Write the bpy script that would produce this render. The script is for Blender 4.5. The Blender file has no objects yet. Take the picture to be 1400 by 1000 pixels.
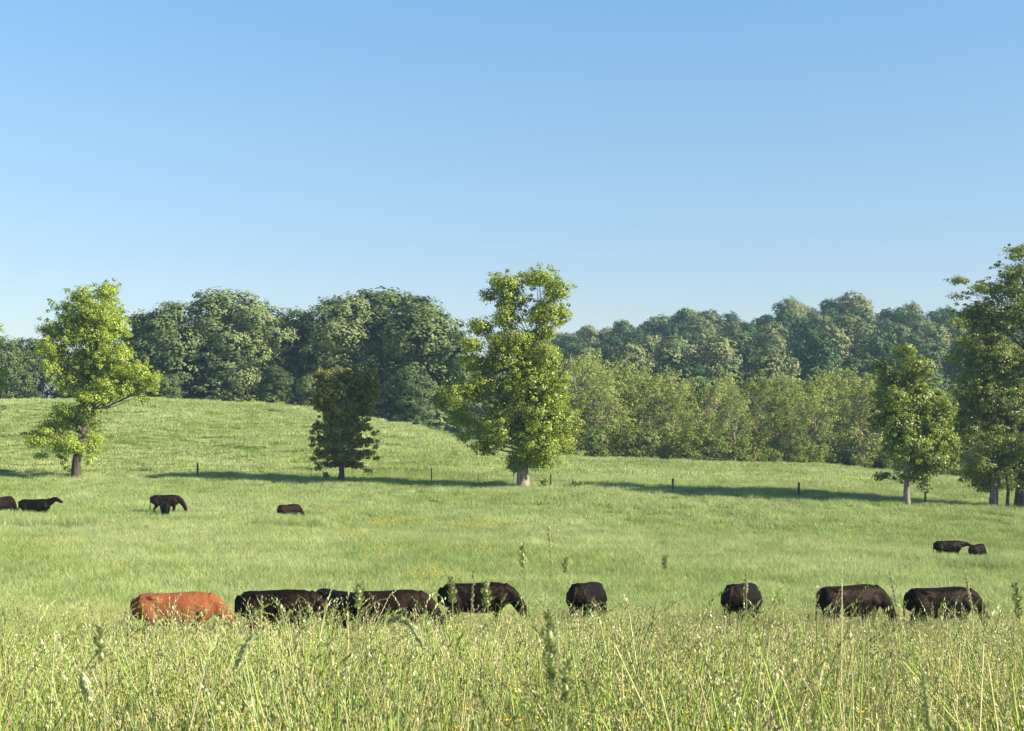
import bpy, math, random
import numpy as np
from mathutils import Vector
R = math.radians
F = 1944.0            # focal length in photo pixels
CX, HY = 700.0, 560.0 # principal column, horizon row
rng = np.random.default_rng(7)
random.seed(7)
scene = bpy.context.scene
col = scene.collection

# ------------------------------------------------------------------ render / camera / light
scene.view_settings.view_transform = 'Standard'
scene.view_settings.look = 'None'
scene.view_settings.exposure = 1.25
scene.view_settings.gamma = 1
scene.cycles.max_bounces = 6
scene.cycles.diffuse_bounces = 4
scene.cycles.transmission_bounces = 4
scene.cycles.volume_bounces = 0
scene.cycles.use_denoising = True
scene.cycles.use_adaptive_sampling = False

cam = bpy.data.cameras.new('camera')
camo = bpy.data.objects.new('camera', cam); col.objects.link(camo)
camo.location = (0, 0, 0); camo.rotation_euler = (R(90), 0, 0)
cam.sensor_width = 36; cam.lens = 36 * F / 1400
cam.shift_y = (HY - 500) / 1400
cam.clip_start = 0.1; cam.clip_end = 8000
cam.dof.use_dof = True; cam.dof.focus_distance = 36; cam.dof.aperture_fstop = 16.0
scene.camera = camo

SUN_EL, SUN_AZ = 28.0, 107.5
sv = Vector((math.sin(R(SUN_AZ)) * math.cos(R(SUN_EL)), math.cos(R(SUN_AZ)) * math.cos(R(SUN_EL)), math.sin(R(SUN_EL))))
sun = bpy.data.lights.new('sun', 'SUN'); sun.energy = 5.0; sun.angle = R(0.53); sun.color = (1.0, 0.91, 0.74)
suno = bpy.data.objects.new('sun', sun); col.objects.link(suno)
suno.rotation_euler = (-sv).to_track_quat('-Z', 'Y').to_euler()
w = bpy.data.worlds.new('World'); scene.world = w; w.use_nodes = True
nt = w.node_tree
sky = nt.nodes.new('ShaderNodeTexSky'); sky.sky_type = 'NISHITA'; sky.sun_disc = False
sky.sun_elevation = R(SUN_EL); sky.sun_rotation = R(SUN_AZ)
sky.altitude = 100; sky.air_density = 1.0; sky.dust_density = 0.15; sky.ozone_density = 2.6
bg = nt.nodes['Background']; bg.inputs[1].default_value = 0.077
# the clear sky of this day: a little deeper low down, a purer blue higher up
tcw = nt.nodes.new('ShaderNodeTexCoord'); sxw = nt.nodes.new('ShaderNodeSeparateXYZ'); rw = nt.nodes.new('ShaderNodeValToRGB'); mw = nt.nodes.new('ShaderNodeMix')
mw.data_type = 'RGBA'; mw.blend_type = 'MULTIPLY'; mw.inputs[0].default_value = 1
nt.links.new(tcw.outputs['Generated'], sxw.inputs[0]); nt.links.new(sxw.outputs['Z'], rw.inputs[0])
els = rw.color_ramp.elements; els[0].position = 0.03; els[0].color = (.76, .74, .78, 1); els[1].position = .6; els[1].color = (.75, .85, .9, 1)
for p_, c_ in ((.10, (.80, .785, .84, 1)), (.185, (.86, .92, .93, 1)), (.28, (.86, 1.05, 1.09, 1))):
    e_ = els.new(p_); e_.color = c_
nt.links.new(sky.outputs[0], mw.inputs[6]); nt.links.new(rw.outputs[0], mw.inputs[7]); nt.links.new(mw.outputs[2], bg.inputs[0])

# ------------------------------------------------------------------ helpers
def tag(o, label=None, cat=None, group=None, kind=None):
    if label: o['label'] = label
    if cat: o['category'] = cat
    if group: o['group'] = group
    if kind: o['kind'] = kind
    return o

def empty(name, loc=(0, 0, 0), rz=0.0):
    o = bpy.data.objects.new(name, None); o.empty_display_size = 0.3
    o.location = loc; o.rotation_euler = (0, 0, rz); col.objects.link(o)
    return o

def link(name, me, parent=None, loc=None):
    o = bpy.data.objects.new(name, me); col.objects.link(o)
    if parent: o.parent = parent
    if loc is not None: o.location = loc
    return o

def quads_mesh(name, V, Q, mat, C=None, smooth=False):
    V = np.asarray(V, np.float32); Q = np.asarray(Q, np.int32)
    me = bpy.data.meshes.new(name)
    me.vertices.add(len(V)); me.vertices.foreach_set('co', V.ravel())
    me.loops.add(len(Q) * 4); me.loops.foreach_set('vertex_index', Q.ravel())
    me.polygons.add(len(Q))
    me.polygons.foreach_set('loop_start', np.arange(0, len(Q) * 4, 4, dtype=np.int32))
    me.update(calc_edges=True); me.validate()
    if C is not None:
        a = me.color_attributes.new('tint', 'FLOAT_COLOR', 'POINT')
        C4 = np.ones((len(V), 4), np.float32); C4[:, :3] = C
        a.data.foreach_set('color', C4.ravel())
    if mat: me.materials.append(mat)
    if smooth: me.polygons.foreach_set('use_smooth', np.ones(len(Q), bool))
    return me

class Acc:
    def __init__(s): s.V = []; s.Q = []; s.C = []; s.n = 0
    def add(s, V, Q, C=(1, 1, 1)):
        V = np.asarray(V, float); Q = np.asarray(Q, int)
        s.V.append(V); s.Q.append(Q + s.n); s.n += len(V)
        C = np.asarray(C, float)
        s.C.append(np.broadcast_to(C, (len(V), 3)) if C.ndim == 1 else C)
    def tube(s, P, rad, sides=6, C=(1, 1, 1), squash=None):
        P = np.asarray(P, float); k = len(P)
        rad = np.broadcast_to(np.asarray(rad, float), (k,))
        T = np.gradient(P, axis=0); T /= np.linalg.norm(T, axis=1)[:, None] + 1e-9
        up = np.array([0.31, 0.9, 0.05]) if abs(T[:, 2]).mean() > .6 else np.array([0.02, 0.05, 1.0])
        A = np.cross(T, up); A /= np.linalg.norm(A, axis=1)[:, None] + 1e-9
        B = np.cross(T, A)
        th = np.linspace(0, 2 * math.pi, sides, endpoint=False)
        V = P[:, None] + rad[:, None, None] * (np.cos(th)[None, :, None] * A[:, None] + np.sin(th)[None, :, None] * B[:, None])
        V = V.reshape(-1, 3)
        i = np.arange(k - 1)[:, None] * sides; j = np.arange(sides)[None, :]; j2 = (j + 1) % sides
        Q = np.stack([i + j, i + j2, i + sides + j2, i + sides + j], -1).reshape(-1, 4)
        s.add(V, Q, C)
    def mesh(s, name, mat, smooth=False):
        return quads_mesh(name, np.concatenate(s.V), np.concatenate(s.Q), mat, np.concatenate(s.C), smooth)

def mat_new(name):
    m = bpy.data.materials.new(name); m.use_nodes = True
    n = m.node_tree.nodes; l = m.node_tree.links
    for x in list(n): n.remove(x)
    out = n.new('ShaderNodeOutputMaterial')
    return m, n, l, out

def N(n, t, **kw):
    x = n.new(t)
    for k, v in kw.items():
        if k.startswith('i_'): x.inputs[k[2:]].default_value = v
        else: setattr(x, k, v)
    return x

def mixc(n, l, fac, a, b, mode='MIX'):
    x = n.new('ShaderNodeMix'); x.data_type = 'RGBA'; x.blend_type = mode
    for s, v in ((x.inputs[0], fac), (x.inputs[6], a), (x.inputs[7], b)):
        if hasattr(v, 'links') or hasattr(v, 'is_linked'): l.new(v, s)
        elif isinstance(v, (int, float)): s.default_value = v
        else: s.default_value = (*v, 1)
    return x.outputs[2]

def leaf_mat(name, dark, light, transl=0.38, obvar=0.25, alt=None, gloss=0.04):
    """foliage: colour varies leaf by leaf (mesh attribute) and tree by tree"""
    m, n, l, out = mat_new(name)
    at = N(n, 'ShaderNodeAttribute', attribute_name='tint')
    sep = N(n, 'ShaderNodeSeparateColor'); l.new(at.outputs['Color'], sep.inputs[0])
    c = mixc(n, l, sep.outputs[0], dark, light)
    oi = N(n, 'ShaderNodeObjectInfo')
    if alt is not None:
        mr = N(n, 'ShaderNodeMapRange'); l.new(oi.outputs['Random'], mr.inputs[0])
        mr.inputs[1].default_value = .35; mr.inputs[2].default_value = 1; mr.inputs[3].default_value = 0; mr.inputs[4].default_value = .8
        al = mixc(n, l, sep.outputs[0], tuple(x * .62 for x in alt), alt)
        c = mixc(n, l, mr.outputs[0], c, al)
    hs = N(n, 'ShaderNodeHueSaturation')
    mv = N(n, 'ShaderNodeMapRange'); l.new(oi.outputs['Random'], mv.inputs[0])
    mv.inputs[3].default_value = 1 - obvar; mv.inputs[4].default_value = 1 + obvar
    l.new(mv.outputs[0], hs.inputs['Value']); l.new(c, hs.inputs['Color'])
    c = hs.outputs[0]
    d = N(n, 'ShaderNodeBsdfDiffuse'); t = N(n, 'ShaderNodeBsdfTranslucent'); g = N(n, 'ShaderNodeBsdfGlossy', i_Roughness=.45)
    l.new(c, d.inputs[0])
    ty = mixc(n, l, 1.0, c, (1.15, 1.1, .55), 'MULTIPLY'); l.new(ty, t.inputs[0])
    m1 = N(n, 'ShaderNodeMixShader'); m1.inputs[0].default_value = transl
    l.new(d.outputs[0], m1.inputs[1]); l.new(t.outputs[0], m1.inputs[2])
    m2 = N(n, 'ShaderNodeMixShader'); m2.inputs[0].default_value = gloss
    l.new(m1.outputs[0], m2.inputs[1]); l.new(g.outputs[0], m2.inputs[2])
    l.new(m2.outputs[0], out.inputs[0])
    return m

def bark_mat(name, a, b, sc=3.0):
    m, n, l, out = mat_new(name)
    tc = N(n, 'ShaderNodeTexCoord'); mp = N(n, 'ShaderNodeMapping'); mp.inputs['Scale'].default_value = (sc * 3, sc * 3, sc * .5)
    l.new(tc.outputs['Object'], mp.inputs[0])
    no = N(n, 'ShaderNodeTexNoise', i_Scale=1.0, i_Detail=6.0); l.new(mp.outputs[0], no.inputs[0])
    r = N(n, 'ShaderNodeValToRGB'); r.color_ramp.elements[0].position = .35; r.color_ramp.elements[1].position = .68
    r.color_ramp.elements[0].color = (*a, 1); r.color_ramp.elements[1].color = (*b, 1)
    l.new(no.outputs[0], r.inputs[0])
    p = N(n, 'ShaderNodeBsdfPrincipled', i_Roughness=.9); l.new(r.outputs[0], p.inputs['Base Color'])
    bp = N(n, 'ShaderNodeBump', i_Strength=.6, i_Distance=.05); l.new(no.outputs[0], bp.inputs['Height']); l.new(bp.outputs[0], p.inputs['Normal'])
    l.new(p.outputs[0], out.inputs[0])
    return m

# ------------------------------------------------------------------ terrain height function
COLS = [-600, -300, 0, 200, 400, 520, 640, 780, 1000, 1140, 1350, 1500, 1800, 2100]
CREST_PY = [556, 552, 549, 546, 556, 578, 602, 627, 635, 641, 661, 673, 690, 700]
CREST_D = [178, 175, 175, 172, 170, 166, 160, 154, 150, 148, 142, 138, 135, 133]
HILL = [0, 0, 0, 0, 0, 0, 1, 6.5, 12.5, 15.5, 13, 12, 12, 12]
def fence_py(px): return float(np.interp(px, [-600, 100, 270, 470, 590, 715, 920, 1092, 1265, 1390, 1800], [646, 652, 655.5, 659, 662, 666, 672, 680, 691, 701, 735]))
def fence_d(px): return 119.5 - 22.5 * (px - 60) / 1340
YS = np.arange(0, 1000, 1.0)
def pchip(x, y, xs):
    x = np.asarray(x, float); y = np.asarray(y, float)
    h = np.diff(x); dl = np.diff(y) / h; m = np.zeros(len(x))
    for i in range(1, len(x) - 1):
        if dl[i - 1] * dl[i] > 0:
            w1 = 2 * h[i] + h[i - 1]; w2 = h[i] + 2 * h[i - 1]
            m[i] = (w1 + w2) / (w1 / dl[i - 1] + w2 / dl[i])
    m[0] = dl[0]; m[-1] = 0
    k = np.clip(np.searchsorted(x, xs) - 1, 0, len(x) - 2)
    t = np.clip((xs - x[k]) / h[k], 0, 1)
    return ((2*t**3-3*t**2+1) * y[k] + (t**3-2*t**2+t) * h[k] * m[k] + (-2*t**3+3*t**2) * y[k+1] + (t**3-t**2) * h[k] * m[k+1])
tab = []
for i, px in enumerate(COLS):
    f_ = lambda d, py: -(py - HY) * d / F
    df = fence_d(px); zf = f_(df, fence_py(px)); dc = CREST_D[i]; zc = f_(dc, CREST_PY[i])
    p60 = np.interp(px, [0, 700, 1400], [760, 774, 787]); p82 = np.interp(px, [0, 700, 1400], [715, 722, 744])
    xs = [0, 4, 8, 15, 33, 60, 82, df, (df + dc) / 2, dc, dc + 22, dc + 55, 260, 330, 420, 520, 999]
    mid = zf * .46 + zc * .54
    ys = [-1.72, -1.85, -2.35, -3.4, -5.55, f_(60, p60), f_(82, p82), zf, mid, zc, zc - 1.2 - .2 * max(zc + 3, 0), zc - 2.5 - .5 * max(zc + 3, 0),
          min(-4, zc) + HILL[i] * .28, -3 + HILL[i] * .65, HILL[i], HILL[i] * .8 - 2, -12]
    tab.append(pchip(xs, ys, YS))
tab = np.array(tab)
US = np.linspace((COLS[0] - CX) / F, (COLS[-1] - CX) / F, 240)
cu = (np.array(COLS) - CX) / F
TAB = np.array([np.interp(US, cu, tab[:, j]) for j in range(len(YS))])      # [Y, U]
ker = np.exp(-np.linspace(-2, 2, 13) ** 2); ker /= ker.sum()
pad = np.pad(TAB, ((0, 0), (6, 6)), 'edge')
TAB = sum(ker[k] * pad[:, k:k + len(US)] for k in range(13))
def ground(X, Y):
    X = np.asarray(X, float); Y = np.asarray(Y, float)
    Yc = np.clip(Y, 0, 998.5); u = np.clip(X / np.maximum(Yc, 34.0), US[0], US[-1] - 1e-6)
    a = (u - US[0]) / (US[1] - US[0]); i = np.clip(a.astype(int), 0, len(US) - 2); a = a - i
    j = Yc.astype(int); b = Yc - j
    z = (TAB[j, i] * (1 - a) + TAB[j, i + 1] * a) * (1 - b) + (TAB[j + 1, i] * (1 - a) + TAB[j + 1, i + 1] * a) * b
    und = .10 * np.sin(X * .31 + Y * .13) * np.sin(Y * .21 - X * .07) * np.clip((Y - 25) / 30, 0, 1)
    return z + und
def G1(x, y): return float(ground(np.array([x]), np.array([y]))[0])
def at(px, Y): return (px - CX) * Y / F

# ground material
def grass_color_nodes(n, l, pos, a, b, sc=1.0):
    n1 = N(n, 'ShaderNodeTexNoise', i_Scale=.055 * sc, i_Detail=5.0, i_Roughness=.6); l.new(pos, n1.inputs[0])
    mr = N(n, 'ShaderNodeMapRange'); mr.inputs[1].default_value = .36; mr.inputs[2].default_value = .64; l.new(n1.outputs[0], mr.inputs[0])
    c1 = mixc(n, l, mr.outputs[0], a, b)
    mp = N(n, 'ShaderNodeMapping'); mp.inputs['Scale'].default_value = (1, .35, 1); l.new(pos, mp.inputs[0])     # wind-laid streaks and tussocks
    n3 = N(n, 'ShaderNodeTexNoise', i_Scale=.42 * sc, i_Detail=6.0, i_Roughness=.65); l.new(mp.outputs[0], n3.inputs[0])
    m3 = N(n, 'ShaderNodeMapRange'); m3.inputs[1].default_value = .33; m3.inputs[2].default_value = .6; l.new(n3.outputs[0], m3.inputs[0])
    dk = mixc(n, l, m3.outputs[0], (.78, .84, .72), (1.05, 1.04, 1.06))
    return mixc(n, l, 1.0, c1, dk, 'MULTIPLY')
gm, n, l, out = mat_new('meadow_ground')
geo = N(n, 'ShaderNodeNewGeometry')
c = grass_color_nodes(n, l, geo.outputs['Position'], (.14, .20, .045), (.24, .29, .09))
n2 = N(n, 'ShaderNodeTexNoise', i_Scale=1.7, i_Detail=6.0); l.new(geo.outputs['Position'], n2.inputs[0])
c2 = mixc(n, l, n2.outputs[0], (.45, .45, .4), (1.5, 1.5, 1.5)); c = mixc(n, l, 1.0, c, c2, 'MULTIPLY')
p = N(n, 'ShaderNodeBsdfDiffuse'); l.new(c, p.inputs[0])
bp = N(n, 'ShaderNodeBump', i_Strength=1.0, i_Distance=.25); l.new(n2.outputs[0], bp.inputs['Height']); l.new(bp.outputs[0], p.inputs['Normal'])
l.new(p.outputs[0], out.inputs[0])

gx = np.unique(np.concatenate([np.arange(-90, 91, 2.0), np.arange(-300, 301, 8.0), np.array([-3000, -1500, -800, -500, -380, 380, 500, 800, 1500, 3000])]))
gy = np.unique(np.concatenate([np.arange(-4, 60, 1.0), np.arange(60, 230, 2.0), np.arange(230, 700, 8.0), np.array([-400, -200, -100, -50, -25, -10, 760, 850, 998, 1300, 2000, 3500])]))
GX, GY = np.meshgrid(gx, gy)
GZ = ground(GX, GY)
GZ = np.where(GY < 0, GZ - np.clip(-GY, 0, 400) * .0, GZ)
V = np.stack([GX, GY, GZ], -1).reshape(-1, 3)
nx = len(gx); i = np.arange(len(gy) - 1)[:, None] * nx; j = np.arange(nx - 1)[None]
Q = np.stack([i + j, i + j + 1, i + nx + j + 1, i + nx + j], -1).reshape(-1, 4)
g = link('ground', quads_mesh('ground', V, Q, gm, smooth=True)); tag(g, kind='structure')

# ------------------------------------------------------------------ scattered grass
def scatter(name, P, rot, scl, var, sources):
    me = bpy.data.meshes.new(name); me.vertices.add(len(P)); me.vertices.foreach_set('co', np.asarray(P, np.float32).ravel())
    for nm, ty, pr, dat in (('rot', 'FLOAT_VECTOR', 'vector', rot), ('scl', 'FLOAT_VECTOR', 'vector', scl), ('var', 'INT', 'value', var)):
        a = me.attributes.new(nm, ty, 'POINT'); a.data.foreach_set(pr, np.asarray(dat, np.int32 if ty == 'INT' else np.float32).ravel())
    o = link(name, me)
    ng = bpy.data.node_groups.new(name, 'GeometryNodeTree')
    ng.interface.new_socket('Geometry', in_out='INPUT', socket_type='NodeSocketGeometry')
    ng.interface.new_socket('Geometry', in_out='OUTPUT', socket_type='NodeSocketGeometry')
    gi = ng.nodes.new('NodeGroupInput'); go = ng.nodes.new('NodeGroupOutput'); jn = ng.nodes.new('GeometryNodeJoinGeometry')
    def na(nm, ty):
        x = ng.nodes.new('GeometryNodeInputNamedAttribute'); x.data_type = ty; x.inputs[0].default_value = nm; return x.outputs[0]
    r_, s_, v_ = na('rot', 'FLOAT_VECTOR'), na('scl', 'FLOAT_VECTOR'), na('var', 'INT')
    for k, src in enumerate(sources):
        cmp_ = ng.nodes.new('FunctionNodeCompare'); cmp_.data_type = 'INT'; cmp_.operation = 'EQUAL'
        ng.links.new(v_, cmp_.inputs[2]); cmp_.inputs[3].default_value = k
        oi = ng.nodes.new('GeometryNodeObjectInfo'); oi.inputs[0].default_value = src
        ip = ng.nodes.new('GeometryNodeInstanceOnPoints')
        ng.links.new(gi.outputs[0], ip.inputs['Points']); ng.links.new(cmp_.outputs[0], ip.inputs['Selection'])
        ng.links.new(oi.outputs['Geometry'], ip.inputs['Instance']); ng.links.new(r_, ip.inputs['Rotation']); ng.links.new(s_, ip.inputs['Scale'])
        ng.links.new(ip.outputs[0], jn.inputs[0])
    ng.links.new(jn.outputs[0], go.inputs[0])
    m = o.modifiers.new('scatter', 'NODES'); m.node_group = ng
    return o

def grass_mat(name, patch_a, patch_b, transl=.3, gloss=.05):
    m, n, l, out = mat_new(name)
    at_ = N(n, 'ShaderNodeAttribute', attribute_name='tint')
    geo = N(n, 'ShaderNodeNewGeometry')
    k = grass_color_nodes(n, l, geo.outputs['Position'], patch_a, patch_b, 1.6)
    c = mixc(n, l, 1.0, at_.outputs['Color'], k, 'MULTIPLY')
    oi = N(n, 'ShaderNodeObjectInfo'); mv = N(n, 'ShaderNodeMapRange'); l.new(oi.outputs['Random'], mv.inputs[0])
    mv.inputs[3].default_value = .82; mv.inputs[4].default_value = 1.18
    hs = N(n, 'ShaderNodeHueSaturation'); l.new(mv.outputs[0], hs.inputs['Value']); l.new(c, hs.inputs['Color']); c = hs.outputs[0]
    d = N(n, 'ShaderNodeBsdfDiffuse'); t = N(n, 'ShaderNodeBsdfTranslucent'); g_ = N(n, 'ShaderNodeBsdfGlossy', i_Roughness=.4)
    l.new(c, d.inputs[0]); l.new(c, t.inputs[0])
    m1 = N(n, 'ShaderNodeMixShader'); m1.inputs[0].default_value = transl; l.new(d.outputs[0], m1.inputs[1]); l.new(t.outputs[0], m1.inputs[2])
    m2 = N(n, 'ShaderNodeMixShader'); m2.inputs[0].default_value = gloss; l.new(m1.outputs[0], m2.inputs[1]); l.new(g_.outputs[0], m2.inputs[2])
    l.new(m2.outputs[0], out.inputs[0])
    return m

GREENS = np.array([(.14, .21, .04), (.20, .28, .055), (.28, .34, .08), (.11, .17, .045), (.32, .36, .13), (.18, .24, .10)])
STRAW = np.array([(.45, .40, .20), (.40, .41, .20), (.50, .44, .27), (.33, .39, .17)])
def blades(acc, n_, rad, h0, h1, w0, w1, r, bend=.35, palette=GREENS, seg=3):
    a = r.uniform(0, 2 * math.pi, n_); rr = rad * np.sqrt(r.uniform(0, 1, n_))
    bx, by = rr * np.cos(a), rr * np.sin(a)
    h = r.uniform(h0, h1, n_); wd = r.uniform(w0, w1, n_) * .5
    yaw = r.uniform(0, 2 * math.pi, n_); la = r.uniform(0, 2 * math.pi, n_); lb = r.uniform(.05, bend, n_) * h
    t = np.linspace(0, 1, seg + 1)
    cx = bx[:, None] + np.cos(la)[:, None] * lb[:, None] * t ** 2; cy = by[:, None] + np.sin(la)[:, None] * lb[:, None] * t ** 2
    cz = h[:, None] * (t - .12 * bend * t ** 3)
    wt = wd[:, None] * (1 - .88 * t ** 1.6)
    V = np.empty((n_, seg + 1, 2, 3))
    for s, sg in ((0, -1), (1, 1)):
        V[:, :, s, 0] = cx + sg * np.cos(yaw)[:, None] * wt; V[:, :, s, 1] = cy + sg * np.sin(yaw)[:, None] * wt; V[:, :, s, 2] = cz
    base = np.arange(n_)[:, None] * (seg + 1) * 2; k = np.arange(seg)[None] * 2
    Q = np.stack([base + k, base + k + 1, base + k + 3, base + k + 2], -1).reshape(-1, 4)
    c = palette[r.integers(0, len(palette), n_)] * r.uniform(.8, 1.2, (n_, 1))
    C = np.repeat(c, (seg + 1) * 2, axis=0)
    acc.add(V.reshape(-1, 3), Q, C)

def stems(acc, n_, rad, h0, h1, r, w=.0035, ear=(.08, .17), lean=.15, spk=14, size=.014):
    for _ in range(n_):
        a = r.uniform(0, 6.283); rr = rad * math.sqrt(r.uniform()); h = r.uniform(h0, h1)
        la = r.uniform(0, 6.283); lb = r.uniform(.02, lean) * h
        t = np.linspace(0, 1, 5)
        P = np.stack([rr * math.cos(a) + math.cos(la) * lb * t ** 2, rr * math.sin(a) + math.sin(la) * lb * t ** 2, h * t], -1)
        c = (STRAW if r.uniform() < .6 else GREENS * 1.3)[r.integers(0, 4)]
        acc.tube(P, np.linspace(w, w * .5, 5), 3, c)
        e = r.uniform(*ear); dirv = P[-1] - P[-2]; dirv /= np.linalg.norm(dirv)
        droop = np.array([math.cos(la), math.sin(la), -.5]) * r.uniform(0, .9)
        ts = np.linspace(0, 1, spk)
        ec = (STRAW if r.uniform() < .7 else GREENS * 1.25)[r.integers(0, 4)] * r.uniform(.6, 1.05)
        open_ = r.uniform(.1, .8) ** 1.4
        cen = P[-1] + np.outer(ts * e, dirv) + np.outer((ts * e) ** 1.0 * ts, droop)
        az = r.uniform(0, 6.283, spk)
        env = np.sin(np.clip(ts * .85 + .15, 0, 1) * math.pi) * .7 + .3
        off = np.stack([np.cos(az), np.sin(az), np.zeros(spk)], -1)
        d = dirv[None] * .9 + off * .5 * open_; d /= np.linalg.norm(d, axis=1)[:, None]
        sd = np.cross(d, r.normal(size=(spk, 3))); sd /= np.linalg.norm(sd, axis=1)[:, None]
        L = (size * env * r.uniform(.8, 1.3, spk))[:, None]
        st = cen + off * (.003 * open_)
        V = np.stack([st, st + d * L * .5 + sd * L * .17, st + d * L, st + d * L * .5 - sd * L * .17], 1)
        acc.add(V.reshape(-1, 3), np.arange(spk * 4).reshape(-1, 4), ec)

def src(name, acc, mat): return bpy.data.objects.new(name, acc.mesh(name, mat))   # never linked: only the scatter uses it

gnear = grass_mat('tall_grass_blade', (1.08, 1.10, .88), (1.42, 1.28, 1.2), .15)
gfar = grass_mat('pasture_blade', (1.02, 1.03, .88), (1.38, 1.27, 1.42), .3, 0)

near_src = []
for k in range(8):
    r = np.random.default_rng(100 + k); a = Acc()
    blades(a, 66, .22, .35, .92, .004, .009, r, .45)
    blades(a, 34, .22, .4, .98, .003, .006, r, .45, STRAW)
    stems(a, 15 + 3 * (k % 3), .2, .7, 1.12, r, w=.0040, spk=24, size=.015, lean=.32)
    near_src.append(src('tall_grass_clump', a, gnear))
tall_src = []
for k in range(6):
    r = np.random.default_rng(150 + k); a = Acc()
    stems(a, 4, .35, .98, 1.30, r, w=.0032, ear=(.10, .20), lean=.45, spk=34, size=.015)
    blades(a, 3, .3, .6, 1.1, .006, .010, r, .7, GREENS, 5)
    tall_src.append(src('tall_stem_clump', a, gnear))
mid_src = []
for k in range(6):
    r = np.random.default_rng(200 + k); a = Acc()
    blades(a, 90, .42, .3, .66, .008, .018, r, .45)
    stems(a, 12, .4, .5, .85, r, .004, spk=8, size=.026)
    blades(a, 40, .42, .3, .78, .006, .012, r, .3, STRAW)
    mid_src.append(src('meadow_grass_clump', a, gnear))
PG = np.array([(.28, .36, .12), (.31, .39, .15), (.35, .41, .18), (.26, .34, .12), (.35, .40, .20), (.30, .38, .14)])
past_src = []
for k in range(6):
    r = np.random.default_rng(300 + k); a = Acc()
    blades(a, 230, .8, .14, .40, .014, .028, r, .9, PG, 2)
    past_src.append(src('pasture_grass_clump', a, gfar))
fine_src = []
for k in range(6):
    r = np.random.default_rng(350 + k); a = Acc()
    blades(a, 300, .8, .12, .36, .008, .018, r, .9, PG, 2)
    blades(a, 12, .8, .3, .46, .006, .012, r, .5, STRAW, 2)
    fine_src.append(src('short_grass_clump', a, gfar))
far_src = []
for k in range(5):
    r = np.random.default_rng(400 + k); a = Acc()
    blades(a, 480, 1.5, .10, .30, .02, .038, r, .9, PG, 2)
    far_src.append(src('hill_grass_clump', a, gfar))

def zone(name, y0, y1, dens, sources, smin, smax, seed, hsc=None, half=.47, extra=2.0, lean=True):
    r = np.random.default_rng(seed)
    area = half * (y1 ** 2 - y0 ** 2) + 2 * extra * (y1 - y0); n_ = int(area * dens)
    Y = np.sqrt(r.uniform(y0 ** 2, y1 ** 2, n_)); X = r.uniform(-1, 1, n_) * (Y * half + extra)
    Z = ground(X, Y) - .02
    s = r.uniform(smin, smax, n_)
    sz = s * (1 if hsc is None else hsc(X, Y, r))
    rot = np.stack([r.normal(0, .07, n_), r.normal(0, .07, n_), r.uniform(0, 6.283, n_)], -1)
    return np.stack([X, Y, Z], -1), rot, np.stack([s, s, sz], -1), r.integers(0, len(sources), n_), r
def lean_right(P, rot):
    # the stalks on the right side of the meadow all lean the same way
    k = np.clip((P[:, 0] / np.maximum(P[:, 1], 1) - .08) / .2, 0, 1) * np.clip((18 - P[:, 1]) / 6, 0, 1)
    return k
P, rot, S, var, r = zone('tall_grass', 2.6, 13, 17, near_src, .75, 1.1, 11, half=.5, extra=1.0)
k = lean_right(P, rot)
# tilt about the world Y axis (euler XYZ: keep the spin small where the lean counts)
rot[:, 1] += -k * .30; rot[:, 2] = np.where(k > .3, r.normal(0, .5, len(k)), rot[:, 2])
keep = P[:, 1] > 2.6 + .9 * np.abs(np.sin(P[:, 0] * 2.1))
o = scatter('tall_grass', P[keep], rot[keep], S[keep], var[keep], near_src)
tag(o, 'tall seeding meadow grass with straw coloured heads filling the front of the field', 'grass', kind='stuff')
P, rot, S, var, r = zone('tall_stems', 2.3, 8, 4.2, tall_src, .76, 1.0, 17, half=.5, extra=.6)
k = lean_right(P, rot); rot[:, 1] += -k * .25; rot[:, 2] = np.where(k > .3, r.normal(0, .5, len(k)), rot[:, 2])
o = scatter('tall_grass_stems', P, rot, S, var, tall_src)
tag(o, 'taller arching grass stems with drooping pale seed heads above the meadow front', 'grass', kind='stuff')
P, rot, S, var, r = zone('meadow_grass', 13, 40, 5.5, mid_src, .8, 1.1, 12, hsc=lambda X, Y, r: np.interp(Y, [13, 20, 25, 32, 34, 37, 40], [1.10, .95, .66, .76, .86, .74, .55]) * r.uniform(.85, 1.15, len(Y)))
o = scatter('meadow_grass', P, rot, S, var, mid_src)
tag(o, 'meadow grass going to seed around the legs of the grazing cattle', 'grass', kind='stuff')
P, rot, S, var, r = zone('pasture_grass', 38, 82, 2.3, fine_src, .8, 1.2, 13)
o = scatter('short_grass', P, rot, S, var, fine_src)
tag(o, 'short fine pasture grass just behind the front row of cattle', 'grass', kind='stuff')
P, rot, S, var, r = zone('pasture_grass', 81, 120, 1.7, past_src, .8, 1.15, 13)
# deeper grass round the far cattle
for px, Y, dx, dy in ((50, 81, 3.5, 2.5), (5, 82, 1.5, 2), (228, 85, 2.5, 2), (396, 82, 1.6, 2), (1298, 66, 1.6, 2.2), (1337, 65, 1.2, 2.2)):
    m_ = 90; x = at(px, Y) + r.uniform(-dx, dx, m_); y = Y + r.uniform(-dy, dy * .6, m_)
    s_ = r.uniform(.8, 1.1, m_); k_ = 1.45 if px > 1000 else 1.35 if px == 228 else 1.95
    P = np.concatenate([P, np.stack([x, y, ground(x, y)], -1)]); rot = np.concatenate([rot, np.stack([x * 0, x * 0, r.uniform(0, 6.28, m_)], -1)])
    S = np.concatenate([S, np.stack([s_, s_, s_ * k_], -1)]); var = np.concatenate([var, r.integers(0, 6, m_)])
o = scatter('pasture_grass', P, rot, S, var, past_src)
tag(o, 'green pasture grass between the front cattle and the fence line', 'grass', kind='stuff')
P, rot, S, var, r = zone('hillside_grass', 119, 182, .62, far_src, .8, 1.3, 14)
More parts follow.
